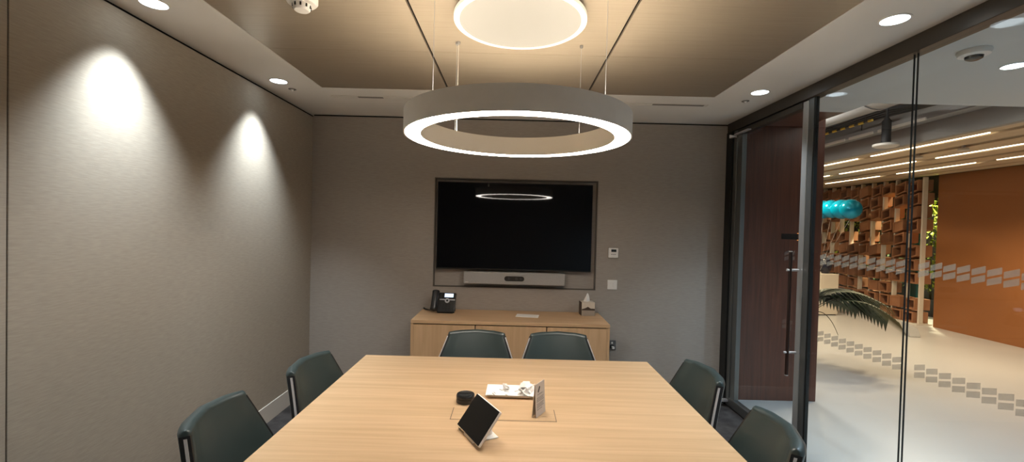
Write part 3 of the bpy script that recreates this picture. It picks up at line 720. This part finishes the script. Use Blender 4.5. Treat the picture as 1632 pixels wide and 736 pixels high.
# plants behind the screen
def shrub(name, lb, c, rad, hgt, n, m, seed):
    k = thing(name, lb, 'plant', (c[0], c[1], 0), 0, 'plants behind the block screen')
    MB().lathe([(.16, 0), (.20, .34), (.18, .34), (.17, .30)], n=24).build('planter', M['pot'], k, smooth=True)
    MB().lathe([(.172, .28), (.172, .31)], n=24).build('soil', M['soil'], k)
    rn = random.Random(seed); st = MB()
    for q in range(5): a = q * 1.256; st.tube([(0, 0, .30), (.1 * math.cos(a), .1 * math.sin(a), hgt * .6), (rad * .6 * math.cos(a), rad * .6 * math.sin(a), hgt * .92)], .012, 6, .005)
    st.build('stem', M['palm_stem'], k)
    t = MB()
    for q in range(n):
        a = rn.random() * 6.28; z = .5 + (hgt - .5) * rn.random(); rr = rad * math.sqrt(rn.random()) * (.6 + .4 * math.sin(PI * z / hgt))
        s_ = rn.uniform(.05, .11); mm = Matrix.Translation((rr * math.cos(a), rr * math.sin(a), z)) @ Matrix.Rotation(a, 4, 'Z') @ Matrix.Rotation(rn.uniform(-.6, 1.2), 4, 'Y') @ Matrix.Rotation(rn.uniform(-.8, .8), 4, 'X')
        v = [mm @ Vector(p) for p in ((0, 0, 0), (s_ * .5, s_ * .34, .012), (s_ * 1.15, 0, -.01), (s_ * .5, -s_ * .34, .012), (s_ * .55, 0, 0))]
        t.add(v, [(0, 3, 4), (3, 2, 4), (2, 1, 4), (1, 0, 4)])
    e = t.build('foliage', m, k); e['kind'] = 'stuff'
shrub('tall_shrub', 'tall bright yellow green plant between the cream posts', (8.55, 9.08), .45, 2.40, 900, M['leaf'], 1)
shrub('tall_shrub', 'dark green plant behind the middle of the block screen', (8.6, 10.15), .45, 2.3, 420, M['leaf_dark'], 2)
shrub('tall_shrub', 'green plant behind the far end of the block screen', (8.6, 11.3), .45, 2.2, 420, M['leaf'], 3)
k = tag(MB().box(7.80, 7.84, 8.58, 8.74, 0, 2.40).build('teal_panel', M['teal_paint'], bevel=.004), 'narrow upright teal panel behind the cream posts', 'panel')
lamp('plant_fill', 'SPOT', (8.2, 8.9, 3.5), 800, (1.0, .88, .55), spot_size=math.radians(75), spot_blend=.6, shadow_soft_size=.1)  # unseen lamps added above the foliage to brighten it
lamp('plant_fill', 'SPOT', (8.3, 10.0, 3.4), 160, (1.0, .85, .55), spot_size=math.radians(100), spot_blend=.6, shadow_soft_size=.1)

# white plinth with a dark pot
k = thing('display_plinth', 'cream box plinth on the lobby floor beside the walnut wall', 'plinth', (6.28, 9.02, 0), math.radians(8))
MB().box(-.20, .20, -.20, .20, .02, .82).build('body', M['post'], k, bevel=.006)
MB().box(-.18, .18, -.18, .18, 0, .02).build('foot', M['pot'], k)
k = thing('dark_vase', 'dark blue black vase standing on the cream plinth', 'vase', (6.33, 9.02, .82))
MB().lathe([(.07, 0), (.11, .06), (.13, .16), (.10, .25), (.075, .29), (.09, .32), (.075, .32), (.06, .28)], n=28).build('body', mat('vase_glaze', (.006, .006, .018), .25), k, smooth=True)
# wedge
k = tag(MB().prism([(0, -.06, 0), (.17, -.06, 0), (.15, -.03, .13), (-.02, .0, .22)], (.02, .14, 0)).build('stone_wedge', M['slab'], loc=(6.37, 7.13, 0), bevel=.01), 'small grey wedge shaped block on the pale floor near the posts', 'block')

# teal foil balloons on strings
k = thing('foil_balloon', 'glossy teal foil balloons cluster floating beyond the walnut wall', 'balloon', (6.17, 8.93, .82))
MB().lathe([(.03, 0), (.03, .03), (.012, .04)], n=20).build('weight', M['offwhite'], k, smooth=True)
for (y, z, r, sc) in ((-.27, 1.275, .175, (1, .9, 1)), (-.55, 1.26, .185, (1, 1.0, .98)), (-.77, 1.255, .18, (1, .95, 1)), (-.03, 1.275, .18, (1, 1, 1))):
    b_ = MB().lathe_sphere((0, y, z), r, 28, 18, sc).build('balloon', M['teal'], k, smooth=True)
    MB().tube([(0, y, z - r + .01), (0, y * .4, .5), (0, 0, .035)], .0015, 6).build('string', M['offwhite'], b_)

# palm
k = thing('potted_palm', 'dark potted palm with drooping fronds behind the walnut wall', 'plant', (3.30, 5.25, 0))
MB().lathe([(.15, 0), (.19, .40), (.17, .40), (.16, .35)], n=28).build('pot', M['pot'], k, smooth=True)
MB().lathe([(.165, .33), (.165, .36)], n=28).build('soil', M['soil'], k)
def frond(pts, ll, n=16, droop=.55):
    pts = [Vector(p) for p in pts]
    # quadratic bezier
    def B(t): return pts[0] * (1 - t) ** 2 + pts[1] * 2 * t * (1 - t) + pts[2] * t * t
    MB().tube([B(i / 14) for i in range(15)], .007, 6, .002).build('stem', M['palm_stem'], k, smooth=True)
    t = MB()
    for i in range(n):
        q = .42 + .56 * i / (n - 1); p = B(q); tg = (B(min(1, q + .02)) - B(q - .02)).normalized(); sd = tg.cross(Vector((0, 0, 1))).normalized()
        L_ = 1.15 * ll * (1 - .45 * abs(q - .62) / .4)
        for s_ in (-1, 1):
            d_ = (tg * .75 + sd * s_ * .75).normalized(); wv = Vector((0, 0, 1)).cross(d_).normalized() * .030
            mid = p + d_ * L_ * .5 - Vector((0, 0, .10 * L_)); tip = p + d_ * L_ * .88 - Vector((0, 0, L_ * droop)); upv = Vector((0, 0, .004))
            t.add([p - wv * .3, p + wv * .3, mid + wv, mid - wv, tip, mid + upv], [(0, 1, 5), (1, 2, 5), (0, 5, 3), (3, 5, 4), (5, 2, 4)])
    t.build('frond', M['palm'], k)
b0 = (0, 0, .34)
frond([b0, (.25, .05, 1.25), (1.04, .00, .82)], .38)
frond([b0, (.30, .25, 1.15), (.98, .25, .72)], .36)
frond([b0, (.40, -.05, 1.18), (1.06, -.10, .68)], .40)
frond([b0, (.45, .10, 1.15), (.82, .1, .86)], .36)
frond([b0, (-.1, .2, 1.5), (-.5, .5, 1.1)], .32)
frond([b0, (.0, .2, 1.55), (.1, .75, 1.15)], .32)
frond([b0, (-.15, -.1, 1.2), (-.6, -.2, .9)], .30)
for p in ([b0, (.30, -.05, 1.0), (.54, -.05, .42)], [b0, (.2, 0, .86), (.60, -.05, .95)], [b0, (.2, 0, .74), (.58, -.03, .86)]):
    pts = [Vector(q) for q in p]
    MB().tube([pts[0] * (1 - t_) ** 2 + pts[1] * 2 * t_ * (1 - t_) + pts[2] * t_ * t_ for t_ in [i / 14 for i in range(15)]], .007, 6, .003).build('stem', M['palm_stem'], k, smooth=True)

for x, y, z, e in ((3.0, 5.0, 2.92, 45), (3.1, 6.6, 2.95, 45), (3.2, 4.4, 3.5, 50)): lamp('void_fill', 'POINT', (x, y, z), e, (1.0, .95, .88), shadow_soft_size=.12)  # unseen fill lamps added to brighten the ceiling void and bulkhead
# unseen warm fill lamps added to light the lobby, partly at the ceiling heads
for x, y in ((5.45, 6.05), (5.46, 5.45), (5.46, 8.60)):
    lamp('lobby_fill', 'SPOT', (x, y, SZ - .06), 115, (1.0, .76, .48), spot_size=math.radians(150), spot_blend=.5, shadow_soft_size=.1)

# ------------------------------------------------------------------ world and view
w = bpy.data.worlds.new('world'); S.world = w; w.use_nodes = True
w.node_tree.nodes['Background'].inputs[0].default_value = (.5, .5, .55, 1); w.node_tree.nodes['Background'].inputs[1].default_value = .02
S.view_settings.view_transform = 'Standard'; S.view_settings.look = 'None'; S.view_settings.gamma = 1; S.view_settings.exposure = .8
try: S.view_settings.use_curve_mapping = False
except Exception: pass
S.cycles.max_bounces = 8; S.cycles.diffuse_bounces = 5; S.cycles.glossy_bounces = 4; S.cycles.transparent_max_bounces = 12
S.cycles.sample_clamp_indirect = 6; S.cycles.caustics_reflective = False; S.cycles.caustics_refractive = False
